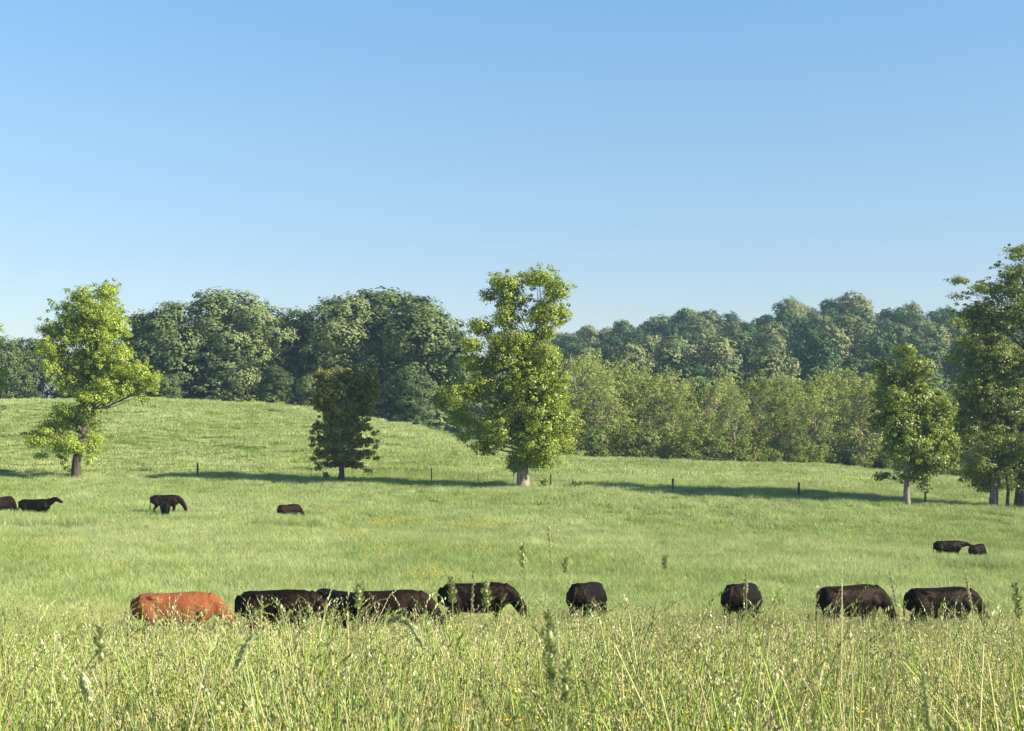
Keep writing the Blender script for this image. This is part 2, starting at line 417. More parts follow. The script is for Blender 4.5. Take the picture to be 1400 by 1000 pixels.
o = scatter('hillside_grass', P, rot, S, var, far_src)
tag(o, 'pale green grass on the rise beyond the fence line', 'grass', kind='stuff')

# buttercups: real little flowers in drifts
fm, n, l, out = mat_new('petal_yellow')
p = N(n, 'ShaderNodeBsdfDiffuse'); p.inputs[0].default_value = (.85, .55, .02, 1); l.new(p.outputs[0], out.inputs[0])
def flower_src(nf, rad, size, h0, h1, seed):
    r = np.random.default_rng(seed); a = Acc()
    for _ in range(nf):
        x, y = r.normal(0, rad * .5, 2); h = r.uniform(h0, h1); s = size * r.uniform(.7, 1.2)
        for q in range(5):
            t = q * 1.2566 + .2; t0, t1 = t - .55, t + .55
            V = [(x, y, h), (x + s * .7 * math.cos(t0), y + s * .7 * math.sin(t0), h + s * .3), (x + s * math.cos(t), y + s * math.sin(t), h + s * .5), (x + s * .7 * math.cos(t1), y + s * .7 * math.sin(t1), h + s * .3)]
            a.add(V, [(0, 1, 2, 3)])
    return src('buttercup_clump', a, fm)
fsrc = [flower_src(13, 1.1, .046, .32, .48, 1), flower_src(9, 1.0, .046, .32, .46, 2), flower_src(4, .2, .011, .5, .8, 3), flower_src(2, .2, .011, .5, .8, 4)]
FP = []
r = np.random.default_rng(5)
for (px, py, wpx, Y, cnt) in ((545, 717, 50, 83, 26), (445, 703, 28, 88, 9), (490, 737, 34, 72, 10), (670, 726, 60, 80, 22), (640, 722, 40, 80, 8), (515, 765, 25, 63, 7), (590, 795, 26, 52, 8),
                              (360, 713, 20, 84, 5), (640, 757, 40, 64, 5), (30, 770, 25, 61, 5), (70, 768, 16, 61, 5), (300, 712, 30, 84, 4), (190, 790, 40, 54, 3), (300, 780, 60, 57, 4), (900, 800, 60, 50, 2)):
    for _ in range(cnt):
        x = at(px, Y) + r.normal(0, wpx * Y / F * .5); y = Y + r.normal(0, 1.2)
        FP.append((x, y, G1(x, y), 0 if r.uniform() < .5 else 1, r.uniform(.7, 1.15)))
for _ in range(150):
    y = r.uniform(4, 9); x = at(r.normal(820, 90), y)
    FP.append((x, y, G1(x, y), 2 if r.uniform() < .5 else 3, r.uniform(.9, 1.25)))
for _ in range(30):
    y = r.uniform(4, 9); x = at(r.uniform(-60, 1450), y)
    FP.append((x, y, G1(x, y), 3, r.uniform(.9, 1.25)))
FP = np.array(FP)
o = scatter('buttercups', FP[:, :3], np.stack([FP[:, 0] * 0, FP[:, 0] * 0, r.uniform(0, 6, len(FP))], -1), np.repeat(FP[:, 4:5], 3, 1), FP[:, 3].astype(int), fsrc)
tag(o, 'small yellow buttercups in loose drifts through the grass', 'wildflowers', kind='stuff')

# ------------------------------------------------------------------ trees
def leaf_cloud(acc, cen, nrm_c, rad, n_, size, r, tintbase, flat=.75, aspect=.62, outw=.9, droop=0.0):
    """n_ leaf faces around every clump centre"""
    m = len(cen)
    off = r.normal(size=(m, n_, 3)); off /= np.linalg.norm(off, axis=2)[..., None]
    off *= (r.uniform(0.15, 1, (m, n_, 1)) ** .45) * rad[:, None, None]; off[..., 2] *= flat
    P = (cen[:, None] + off).reshape(-1, 3); k = len(P)
    nr = off.reshape(-1, 3) / (rad.repeat(n_)[:, None]) * .8 + nrm_c.repeat(n_, 0) * outw + r.normal(0, .42, (k, 3)) + np.array([0, 0, .35])
    nr /= np.linalg.norm(nr, axis=1)[:, None]
    a = np.cross(nr, r.normal(size=(k, 3))); a /= np.linalg.norm(a, axis=1)[:, None]
    if droop:
        a[:, 2] -= droop; a /= np.linalg.norm(a, axis=1)[:, None]
    b = np.cross(nr, a); b /= np.linalg.norm(b, axis=1)[:, None]
    s = size * r.uniform(.6, 1.35, (k, 1)) * .5
    V = np.stack([P - a * s, P - b * s * aspect + a * s * .15 + nr * s * .15, P + a * s, P + b * s * aspect + a * s * .15 + nr * s * .15], 1)
    t = np.clip(tintbase.repeat(n_) + r.normal(0, .13, k), 0, 1)
    C = np.repeat(np.stack([t, t, t], -1), 4, 0)
    acc.add(V.reshape(-1, 3), np.arange(k * 4).reshape(-1, 4), C)

def crown(name, blobs, mat, seed, clump_r, per, leaf, fill=1.0, shell=.55, flat=.75, outw=.9, droop=0.0, aspect=.62, ragged=.16):
    r = np.random.default_rng(seed); acc = Acc()
    for (x, y, z, rx, ry, rz) in blobs:
        surf = (rx * ry * rz) ** (2 / 3) / clump_r ** 2
        m = max(3, int(surf * 5.2 * fill))
        d = r.normal(size=(m, 3)); d /= np.linalg.norm(d, axis=1)[:, None]
        rr = r.uniform(shell, 1.0, m)[:, None] * (1 - .18 * (r.uniform(size=(m, 1))))
        cen = np.array([x, y, z]) + d * rr * np.array([max(rx - clump_r * .25, .1), max(ry - clump_r * .25, .1), max(rz - clump_r * .25, .1)])
        rad = clump_r * r.uniform(.6, 1.25, m)
        out_ = r.uniform(size=m) < ragged          # sprigs that stand out of the mass
        cen = np.where(out_[:, None], np.array([x, y, z]) + d * np.array([rx, ry, rz]) * r.uniform(1.0, 1.25, m)[:, None], cen); rad = np.where(out_, rad * .5, rad)
        leaf_cloud(acc, cen, d, rad, per, leaf, r, r.uniform(.3, .8, m), flat, aspect, outw, droop)
    return acc.mesh(name, mat)

def limbs(acc, base_r, H, targets, seed, lean=0.0, zlow=.2, tip=.02, lo=(.45, .75), top=None):
    """tapered trunk with curved limbs to the blob centres"""
    r = np.random.default_rng(seed)
    t = np.linspace(0, 1, 9); topx = lean if top is None else top
    wob = r.normal(0, .012 * H, (9, 2)); wob[0] = 0; wob[1] *= .3
    P = np.stack([topx * t ** 1.3 + wob[:, 0], wob[:, 1], H * .82 * t - .15], -1)
    rad = base_r * (1 - .93 * t) ; rad[0] = base_r * 1.2; rad[-1] = tip
    acc.tube(P, rad, 9)
    for (x, y, z) in targets:
        tz = np.clip((z * r.uniform(*lo)) / (H * .82), zlow, .9)
        s = np.array([np.interp(tz, t, P[:, k]) for k in range(3)]); e = np.array([x, y, z]); e = s + (e - s) * .88
        q = np.linspace(0, 1, 6)[:, None]
        mid = (s + e) / 2 + np.array([0, 0, .12 * abs(e[2] - s[2])]) + r.normal(0, .04 * H * .3, 3) + np.array([(e - s)[0] * .15, (e - s)[1] * .15, 0])
        B = (1 - q) ** 2 * s + 2 * q * (1 - q) * mid + q ** 2 * e
        r0 = max(np.interp(tz, t, rad) * .32, tip * 1.6)
        acc.tube(B, np.linspace(r0, tip, 6), 5)
        for _ in range(2):
            k = r.integers(2, 5); s2 = B[k]; e2 = e + r.normal(0, .035 * H, 3) * np.array([1, 1, .6]); mm = (s2 + e2) / 2 + r.normal(0, .02 * H, 3)
            C2 = (1 - q) ** 2 * s2 + 2 * q * (1 - q) * mm + q ** 2 * e2
            acc.tube(C2, np.linspace(r0 * .5, tip * .6, 6), 4)

def hero(kind, label, px, py, d, blobs_px, mat, bark, base_px_r, seed, clump_r=.55, per=14, leaf=.3, top_px=0, group=None, solid=False, **kw):
    kw.setdefault('fill', 2.0); leaf *= .54; per = int(per * 2.5)
    k = d / F; X = at(px, d); root = empty(kind, (X, d, G1(X, d)))
    tag(root, label, 'tree', group)
    r = np.random.default_rng(seed + 50)
    BL = []; zt = 0
    for b in blobs_px:
        bx, by, rx, rz = b[:4]; dy = b[4] if len(b) > 4 else None
        x = (bx - px) * k; z = (py - by) * k; rx *= k * 1.06; rz *= k * 1.04
        zt = max(zt, z + rz)
        span = 2.0 * (1 - .5 * z / 17) if dy is None else 0
        y = r.uniform(-span, span) if dy is None else dy
        ry = (rx + rz) * .5 * .95
        BL.append((x, y, z, rx, ry, rz))
        if rx > .85 and not solid:      # the same crown mass on the far side
            BL.append((x + r.normal(0, .3), y + (1.5 if y < 0 else -1.5) * (.75 if dy is None else .5), z + r.normal(0, .2), rx * .9, ry * .95, rz * .95))
    link('crown', crown(kind + '_crown', BL, mat, seed, clump_r, per, leaf, **kw), root)
    a = Acc(); limbs(a, base_px_r * k, zt, [(b[0] * .93, b[1], b[2]) for b in BL if b[2] > 2.2 and b[3] > .45], seed, top=top_px * k, lo=(.62, .85))
    link('trunk', a.mesh(kind + '_trunk', bark, True), root)
    return root

bark_grey = bark_mat('bark_grey', (.10, .08, .065), (.30, .25, .21))
bark_pale = bark_mat('bark_pale', (.16, .125, .10), (.42, .33, .28))
bark_dark = bark_mat('bark_dark', (.035, .028, .022), (.12, .09, .07))
lm_yellow = leaf_mat('leaf_yellow_green', (.17, .26, .03), (.46, .54, .075), .42, 0.0)
lm_bright = leaf_mat('leaf_bright_green', (.09, .14, .018), (.42, .50, .055), .40, 0.0)
lm_deep = leaf_mat('leaf_deep_green', (.05, .085, .018), (.20, .25, .05), .30, 0.0)
lm_mid = leaf_mat('leaf_mid_green', (.06, .10, .016), (.32, .40, .05), .36, 0.0)
lm_olive = leaf_mat('leaf_olive', (.10, .12, .02), (.36, .36, .06), .40, 0.0)
lm_locust = leaf_mat('leaf_locust', (.08, .12, .022), (.34, .40, .09), .38, 0.0)

hero('hickory_tree', 'tall bright green tree with pale trunk and ragged upright top in mid fence line', 715, 665.5, 108.2,
     [(690,385,24,14),(668,402,14,10),(735,378,24,14),(762,395,20,18),(745,425,28,20),(768,428,12,15),(700,408,24,16),(738,455,24,13),
      (655,442,18,13),(690,432,18,16),(700,462,36,18),(648,470,16,10),(735,490,30,24),(690,492,38,20),(648,492,24,12),(720,520,42,26),(660,528,32,20),
      (625,540,26,18),(606,550,14,9),(635,572,16,11),(633,594,9,10),(760,538,24,26),(774,575,18,22),(740,570,38,28),(700,560,38,26),(738,608,38,22),
      (766,602,20,20),(682,588,30,22),(664,610,18,12),(700,632,15,14),(738,632,22,9)], lm_bright, bark_pale, 8.5, 21, .55, 15, .32, top_px=22, outw=.7)
hero('ash_tree', 'yellow-green tree with a long low branch to its right and shoots round its reddish trunk', 104, 652.5, 118.2,
     [(145,397,19,15),(115,402,20,13),(130,425,36,20),(85,418,12,11),(66,412,6,6),(120,455,46,24),(160,447,20,22),(76,478,20,18),(120,490,46,24),(165,482,18,17),
      (152,512,28,14),(190,508,20,14),(208,517,14,10),(218,530,8,6),(192,542,10,7),(95,520,32,17),(130,540,30,11),(82,500,18,14),(75,556,10,7),(100,577,30,14),
      (70,582,18,11),(60,600,24,10),(38,590,12,3),(98,605,30,16),(58,620,12,4),(122,602,17,16),(132,626,9,5),(100,641,12,7),(150,528,30,16),(120,560,26,12),(95,560,18,10),(70,450,16,16),(175,530,22,10),(140,430,30,22),(95,440,26,20)], lm_yellow, bark_dark, 6.5, 22, .5, 12, .30, top_px=30, outw=.6, shell=.35)
hero('clipped_maple_tree', 'small shaded tree with a flat topped crown over drooping leafy tiers', 467, 657.5, 112.8,
     [(437,511,8,8,.2),(505,511,9,8,-.2),(512,528,6,14,.1),(434,545,6,16,0),(508,550,7,16,0),(448,516,14,12,-.5),(470,514,16,12,.6),(492,516,16,12,-.3),(505,528,10,12,.4),(441,532,9,12,.2),(455,536,18,16,-.9),(486,538,20,16,.9),(447,556,13,14,.4),(470,556,22,16,-.6),(496,556,15,16,.3),(467,574,30,10,.5),(455,545,16,14,1.2),
      (438,583,13,3.5,-.3),(428,589,5,2,.2),(494,584,15,3.5,.2),(512,590,6,2,0),(467,590,26,7,.7),(467,588,24,7,-.8),(437,600,13,3.5,.3),(427,607,5,2,0),(500,602,13,3.5,-.3),(514,609,5,2,.2),(467,606,32,5.5,.7),(467,608,30,5.5,-.9),
      (440,618,14,3.5,-.2),(428,626,5,2,.1),(500,619,15,3.5,.3),(515,627,5,2,0),(467,622,32,5,-.8),(467,624,30,5,.8),(445,634,12,3,0),(435,639,4,2,0),(488,636,17,3,0),(504,643,5,2,0),(467,634,22,4,.5),(467,598,25,14,0),(467,620,24,12,0),(458,585,20,10,-.4),(480,583,20,10,.4)],
     lm_olive, bark_dark, 4.2, 23, .34, 11, .34, droop=.6, outw=.4, top_px=0, fill=1.9, ragged=.2, solid=True)
hero('basswood_tree', 'rounded green tree with a slim pale trunk standing left of the three clustered trunks', 1240, 691, 98.8,
     [(1240,480,17,11),(1206,502,13,11),(1250,502,26,14),(1225,516,28,16),(1213,545,20,19),(1255,540,32,22),(1284,560,17,19),(1225,580,28,20),(1264,590,32,24),
      (1297,600,14,20),(1225,615,22,16),(1268,630,28,16),(1215,652,14,6),(1245,652,20,8),(1270,664,7,8),(1298,634,12,11),(1200,575,8,13),(1240,560,34,26),(1240,600,36,24),(1270,575,28,24),(1215,528,18,16),(1295,620,14,16)], lm_mid, bark_grey, 4.8, 24, .48, 15, .33, top_px=6, fill=1.6, ragged=.1)
hero('locust_tree', 'big dark tree on a flared grey trunk at the end of the fence line', 1358, 699, 100.0,
     [(1335,470,32,18),(1308,492,14,12),(1345,520,32,22),(1330,560,28,22),(1372,560,30,26),(1350,610,32,22),(1340,650,22,16),(1378,640,30,20),(1385,665,20,8),(1316,610,10,14),(1340,440,34,14),(1303,446,12,7),(1322,585,22,22),(1350,545,36,26),(1362,665,26,14),(1330,635,18,14),(1360,500,32,22)],
     lm_locust, bark_grey, 6.0, 25, .5, 14, .27, top_px=20, outw=.6, fill=1.7)
hero('locust_tree', 'tallest feathery tree, cut by the edge of the picture, on a thick dark trunk', 1396, 702, 99.8,
     [(1352,450,34,20),(1372,405,30,22),(1350,490,30,20),(1385,530,34,30),(1360,585,26,22),(1395,610,30,26),(1395,352,22,9),(1425,360,24,14),(1400,380,44,24),(1310,388,17,6),(1338,400,22,9),(1310,410,13,6),(1345,425,30,12),(1400,435,44,24),(1440,420,30,30),(1390,495,40,26),(1440,500,40,34),
      (1400,570,34,22),(1450,580,40,36),(1410,640,30,18),(1450,640,30,20)], lm_locust, bark_dark, 9, 26, .5, 13, .27, top_px=14, outw=.55, shell=.3, flat=.45, fill=1.6, ragged=.25)
hero('young_tree', 'slender dark trunk with a thin crown between the two thick trunks at the fence end', 1377, 699, 99.6,
     [(1377,600,16,14),(1374,630,14,12),(1382,572,14,14)], lm_deep, bark_dark, 2.6, 27, .45, 12, .26)
hero('ash_tree', 'yellow-green tree whose leafy edge just enters the picture beside the left wood', -52, 655, 120.5,
     [(-52,420,30,24),(-50,460,42,30),(-55,505,46,28),(-20,520,22,14),(-4,528,8,9),(-50,560,40,26),(-2,508,6,6)], lm_yellow, bark_dark, 6, 28, .5, 12, .3)

# bare dead limb standing out of the central crown, and the dead fallen branch
def twigs(name, label, loc, P0, r0, seed, depth=3, n_=3, mat=None, cat='branch', L=1.0):
    r = np.random.default_rng(seed); a = Acc()
    def grow(p, d, ln, rad, dep):
        q = [p]; dd = d.copy()
        for _ in range(4):
            dd = dd + r.normal(0, .16, 3); dd /= np.linalg.norm(dd); q.append(q[-1] + dd * ln / 4)
        a.tube(q, np.linspace(rad, rad * .45, 5), 5)
        if dep > 0:
            for _ in range(n_):
                e = dd + r.normal(0, .55, 3); e /= np.linalg.norm(e); grow(q[r.integers(2, 5)], e, ln * r.uniform(.45, .75), rad * .45, dep - 1)
    grow(np.array([0., 0, 0]), np.array(P0, float) / np.linalg.norm(P0), L, r0, depth)
    o = link(name, a.mesh(name, mat, True)); o.location = loc
    if label: tag(o, label, cat)
    return o
lim = twigs('dead_limb', None, (0, 0, 0), (.35, -.2, 1), .09, 3, 2, 2, bark_grey, L=3.4)
tr = [o for o in scene.objects if o.name == 'hickory_tree'][0]
lim.parent = tr; lim.location = (2.6, -1.6, 8.2)
lim['label'] = 'bare dead limb poking up from the right shoulder of the crown'
Xd = at(-8, 121.5)
b = twigs('fallen_branch', 'bare fallen branch lying in the grass beyond the fence', (Xd, 122.5, G1(Xd, 122.5) + .35), (1, .1, .22), .09, 9, 3, 3, bark_grey, L=2.6)

# wood trees: a set of crowns shared by many copies
def broad_variant(seed, mat, leaf, H=18.0, W=5.4, nb=15, low=.1, per=15, cr=.75, fill=.95, name='broadleaf'):
    r = np.random.default_rng(seed); B = []; W = W * r.uniform(.85, 1.15); tl = r.uniform(-1, 1, 2)
    for k in range(nb):
        t = (k + .5) / nb; z = H * (low + (.9 - low) * t)
        env = W * (math.sin(min(1, (t * .92 + .10)) * math.pi) ** .55)
        a = k * 2.4 + r.uniform(-.5, .5); q = env * r.uniform(.35, .78)
        br = H * r.uniform(.11, .17)
        B.append((q * math.cos(a) + tl[0] * t, q * math.sin(a) + tl[1] * t, z, br * 1.15, br * 1.15, br * r.uniform(.8, 1.2)))
    B.append((0, 0, H * .55, W * .6, W * .6, H * .3)); B.append((r.uniform(-1, 1), r.uniform(-1, 1), H * .9, W * .45, W * .45, H * .1))
    cm = crown(name + '_crown', B, mat, seed, cr, per, leaf, fill=fill, shell=.85, outw=1.5, ragged=0)
    a = Acc(); limbs(a, .3, H, [(b[0], b[1], b[2]) for b in B[:12]], seed, tip=.04)
    return cm, a.mesh(name + '_trunk', bark_grey, True), H
def feather_variant(seed, mat, H=14.0):
    r = np.random.default_rng(seed); B = []
    for k in range(15):
        t = (k + .5) / 15; z = H * (.14 + .80 * t); a = k * 2.4; q = 3.0 * math.sin(t * 2.6 + .4) ** .6 * r.uniform(.25, .9)
        br = H * r.uniform(.07, .11); B.append((q * math.cos(a), q * math.sin(a), z, br, br, br * 1.25))
    cm = crown('locust_crown', B, mat, seed, .6, 15, .23, fill=1.15, shell=.3, outw=.5, ragged=.3)
    a = Acc(); limbs(a, .17, H, [(b[0], b[1], b[2]) for b in B], seed, tip=.035, zlow=.3)
    if seed % 2:
        n0 = a.n; b2 = Acc(); limbs(b2, .13, H * .9, [(b[0] + .8, b[1], b[2] * .9) for b in B[::2]], seed + 9, tip=.03, zlow=.35, top=1.2)
        for Vx, Qx, Cx in zip(b2.V, b2.Q, b2.C): a.V.append(Vx + np.array([.5, .3, 0])); a.Q.append(Qx + n0); a.C.append(Cx)
    return cm, a.mesh('locust_trunk', bark_pale, True), H
def shrub_variant(seed, mat, H=4.0):
    r = np.random.default_rng(seed); B = []
    for k in range(7):
        a = k * 2.4; q = r.uniform(.2, 1.7); z = r.uniform(.8, H * .8); B.append((q * math.cos(a), q * math.sin(a), z, 1.2, 1.2, 1.0))
    cm = crown('shrub_crown', B, mat, seed, .5, 11, .28, fill=.8, shell=.4)
    a = Acc(); limbs(a, .08, H, [(b[0], b[1], b[2]) for b in B], seed, tip=.02)
    return cm, a.mesh('shrub_stem', bark_grey, True), H

lm_wood = leaf_mat('leaf_wood', (.013, .042, .020), (.16, .215, .065), .10, .15, alt=(.20, .25, .09), gloss=.01)
lm_hill = leaf_mat('leaf_hill', (.016, .06, .032), (.10, .18, .07), .10, .25, alt=(.25, .26, .11), gloss=.01)  # bluish dark end: the hill's teal shadow tone is put into the leaf colour
lm_feather = leaf_mat('leaf_feather', (.13, .18, .045), (.46, .53, .17), .32, .22, alt=(.42, .44, .20), gloss=.0)
lm_shrub = leaf_mat('leaf_shrub', (.07, .11, .03), (.24, .29, .08), .3, .3, gloss=0)
VB = [broad_variant(500 + k, lm_wood, .36, per=22, W=5.2 + .5 * (k % 3), low=.06) for k in range(6)]
VH = [broad_variant(520 + k, lm_hill, .5, W=5.0 + .6 * (k % 3), nb=13, low=.15, per=12, fill=.75) for k in range(5)]
VF = [feather_variant(540 + k, lm_feather) for k in range(5)]
VS = [shrub_variant(560 + k, lm_shrub) for k in range(4)]

def wood_tree(kind, variant, px, d, top_py=None, height=None, wid=1.0, label='', group=None, rz=None, sink=.3, cat='tree'):
    X = at(px, d); z0 = G1(X, d) - sink
    cm, tm, H = variant
    h = (-(top_py - HY) * d / F - z0) if height is None else height
    s = h / H
    o = empty(kind, (X, d, z0), random.uniform(0, 6.28) if rz is None else rz)
    o.scale = (s * wid, s * wid, s)
    tag(o, label, cat, group)
    link('crown', cm, o); link('trunk', tm, o)
    return o

# left wood: the big outline trees, each told apart
LW = [
 (2, 458, 214, 1.0, 'dull green tree at the far left edge of the wood behind the hillcrest'),
 (38, 462, 222, .9, 'low dark green tree of the wood just left of the yellow-green tree'),
 (192, 424, 220, .85, 'dark tree rising from the wood just right of the yellow-green tree'),
 (238, 411, 216, 1.1, 'rounded dark green tree sloping up to the tallest left crown of the wood'),
 (298, 393, 218, 1.4, 'tallest round topped tree in the left half of the dark wood'),
 (346, 420, 214, 1.0, 'tree on the right shoulder of the tallest left crown of the wood'),
 (402, 419, 220, 1.0, 'narrow domed tree standing between the two high crowns of the wood'),
 (472, 404, 216, 1.1, 'left flank tree of the broad pale crown behind the small square topped tree'),
 (516, 390, 220, 1.4, 'broad high crowned tree, sunlit olive, behind the small square topped tree'),
 (574, 404, 214, 1.2, 'olive sunlit tree on the right flank of the broad high crown'),
 (622, 446, 212, .8, 'tree of the dark wood half hidden by the central tree'),
]
for k, (px, tp, d, wd, lab) in enumerate(LW):
    wood_tree('broadleaf_tree', VB[k % 6], px, d, tp, wid=wd * 1.1, label=lab)
rr = random.Random(3)
# second rank and infill of the same wood
for k in range(34):
    px = -90 + k * 23 + rr.uniform(-8, 8); d = rr.choice([203, 226, 232, 238, 248])
    edge = np.interp(px, [-100, 0, 60, 150, 200, 300, 370, 400, 440, 520, 600, 650, 700], [470, 480, 495, 470, 450, 425, 465, 450, 470, 425, 450, 490, 500])
    tp = edge + (rr.uniform(35, 75) if d < 210 else rr.uniform(2, 26))
    if d < 210: tp = max(tp, 500) if px < 560 else tp
    wood_tree('broadleaf_tree', VB[rr.randrange(6)], px, d, tp, wid=1.25, label='dark green tree crowded among others in the left wood', group='infill trees of the dark wood behind the hillcrest')

# pale open wood at the right edge of the field
tops = ([760, 800, 840, 880, 900, 950, 1000, 1040, 1090, 1130, 1170, 1210, 1300, 1400, 1500], [482, 473, 477, 490, 502, 510, 507, 500, 505, 503, 500, 505, 520, 520, 520])
for k in range(46):
    px = 745 + k * 16.5 + rr.uniform(-6, 6); d = rr.choice([163, 168, 174, 181])
    if 1128 < px < 1172 and d < 170: d = 181
    tp = np.interp(px, *tops) + rr.uniform(-3, 16) + (181 - d) * .5
    special = {4: 'pale green feathery tree with a bare white trunk beside the central tree', 17: 'pale green feathery tree with dark forked trunks at the middle of the open wood'}
    lab = special.get(k, 'pale green feathery tree among the open wood at the field edge')
    wood_tree('locust_tree', VF[rr.randrange(5)], px, d, tp, wid=1.15, label=lab, group=None if k in special else 'feathery trees of the open wood')
for k in range(34):
    px = 660 + k * 25 + rr.uniform(-7, 7); d = rr.uniform(155, 161) if px < 1135 else rr.uniform(158, 170)
    wood_tree('shrub', VS[rr.randrange(4)], px, d, height=rr.uniform(1.6, 4.6), wid=rr.uniform(.8, 1.3), label='leafy shrub in the undergrowth along the field edge', group='shrubs under the open wood', cat='shrub')
# darker trees inside the gap of the pale wood
for px, d, tp in ((1148, 196, 520), (1165, 192, 530), (1195, 186, 525), (1215, 190, 530), (860, 190, 540), (1010, 192, 540), (930, 190, 545), (1080, 192, 545), (1300, 190, 540), (1370, 188, 545)):
    wood_tree('broadleaf_tree', VB[rr.randrange(6)], px, d, tp, wid=1.1, label='dark broadleaf tree filling a gap behind the pale feathery trees', group='dark trees behind the open wood')

# wooded hill behind
ridge = ([740, 780, 808, 845, 880, 920, 945, 985, 1010, 1040, 1080, 1110, 1160, 1190, 1220, 1240, 1280, 1320, 1400, 1500],
         [455, 447, 443, 436, 434, 425, 416, 420, 426, 421, 406, 412, 398, 408, 424, 413, 415, 417, 420, 420])
RL = {808: 'domed tree at the low left end of the hilltop wood', 850: 'dark tree second from the low end of the hilltop ridge', 935: 'tree cresting the first rise of the hilltop ridge',
      1082: 'small dark domed tree topping the middle of the ridge', 1160: 'highest dark green tree on the hilltop ridge', 1245: 'dark tree on the ridge just left of the tall feathery tree'}
for px, lab in RL.items():
    wood_tree('broadleaf_tree', VH[rr.randrange(5)], px, 395, float(np.interp(px, *ridge)), wid=1.0 if px != 1160 else 1.25, label=lab)
for d, stp in ((425, 34), (400, 40), (365, 44), (335, 48), (305, 54), (280, 58), (255, 62), (232, 66)):
    px = 735.0
    while px < 1500:
        q = px + rr.uniform(-10, 10)
        if d >= 400: kw = dict(top_py=float(np.interp(q, *ridge)) + rr.uniform(1, 14))
        else:
            X = at(q, d); z0 = G1(X, d); h = rr.uniform(13, 18)
            cap = float(np.interp(q, *ridge)) + 9 + (400 - d) * .14
            ztop = min(z0 + h, -(cap - HY) * d / F); kw = dict(height=max(6.0, ztop - z0))
        wood_tree('broadleaf_tree', VH[rr.randrange(5)], q, d, wid=rr.uniform(1.05, 1.35), label='hazy blue-green tree packed in the wooded hill', group='trees covering the distant hill', **kw)
        px += stp

# ------------------------------------------------------------------ fence
wood_m = bark_mat('post_wood', (.03, .022, .018), (.09, .06, .045), 6)
wire_m, n, l, out = mat_new('wire'); p = N(n, 'ShaderNodeBsdfPrincipled', i_Metallic=.8, i_Roughness=.5); p.inputs['Base Color'].default_value = (.25, .24, .22, 1); l.new(p.outputs[0], out.inputs[0])
x0, y0 = at(118, fence_d(118)), fence_d(118)
fr = empty('wire_fence', (x0, y0, G1(x0, y0))); tag(fr, 'post and wire fence of dark wooden posts crossing the pasture under the trees', 'fence')
pp = []
for px, hgt, rad, top in ((118, 1.15, .025, 0), (270, 1.22, .085, 0), (425, 1.05, .03, 0), (590, 1.2, .05, 0), (654, .95, .02, 0), (753, 1.05, .08, 0), (920, 1.05, .09, 0), (1092, 1.0, .09, 0), (1265, 1.0, .075, 0), (1420, 1.0, .07, 0)):
    d = fence_d(px) + .3; X = at(px, d); z = G1(X, d); a = Acc()
    ln = random.uniform(-.03, .03)
    P = [(0, 0, -.2), (ln * .3, 0, .3), (ln, 0, hgt), (ln, 0, hgt + .005)]
    a.tube(P, [rad, rad * .97, rad * .9, .002], 8)
    o = link('post', a.mesh('post', wood_m if rad > .04 else bark_grey, True), fr, (X - x0, d - y0, z - G1(x0, y0)))
    pp.append((X - x0, d - y0, z - G1(x0, y0), hgt))
for fr_h in (.55, .9):
    a = Acc()
    for A, B in zip(pp[:-1], pp[1:]):
        t = np.linspace(0, 1, 5)[:, None]; A_ = np.array([A[0], A[1], A[2] + A[3] * fr_h]); B_ = np.array([B[0], B[1], B[2] + B[3] * fr_h])
        q = A_ * (1 - t) + B_ * t; q[:, 2] -= (t * (1 - t))[:, 0] * .12
        a.tube(q, .006, 4)
    link('wire_strand', a.mesh('wire_strand', wire_m), fr)
d = 122; X = at(1345, 118); o_a = Acc(); o_a.tube([(0, 0, -.2), (0, 0, .4), (.03, 0, 1.15), (.03, 0, 1.16)], [.05, .05, .045, .002], 8)
o = link('fence_post', o_a.mesh('fence_post', wood_m, True)); o.location = (X, 118, G1(X, 118)); tag(o, 'lone weathered post on the slope behind the thick trunks', 'post')
# saplings beside posts and trunks
def sapling(px, d, h, label, mat, seed, n_=5):
    X = at(px, d); r = np.random.default_rng(seed); root = empty('sapling', (X, d, G1(X, d))); tag(root, label, 'sapling')
    tg = [(r.normal(0, .12), r.normal(0, .1), h * r.uniform(.5, 1)) for _ in range(n_)]
    a = Acc(); limbs(a, .02, h, tg, seed, tip=.006); link('stem', a.mesh('sapling_stem', bark_dark), root)
    link('leaves', crown('sapling_leaves', [(t[0], t[1], t[2], .2, .2, .16) for t in tg], mat, seed, .14, 6, .14), root)
sapling(447, 112, .9, 'tiny sapling just left of the small square topped tree', lm_deep, 1, 3)
sapling(746, 107.2, .7, 'leafy sapling touching the post right of the central tree', lm_mid, 2)
sapling(790, 106.5, .55, 'small sprout in the shade right of the central tree', lm_mid, 3, 3)
sapling(702, 108.6, 1.9, 'thin sapling against the left side of the central pale trunk', lm_mid, 4, 6)
sapling(86, 118, 2.4, 'spindly sapling left of the reddish trunk of the yellow-green tree', lm_yellow, 5, 6)

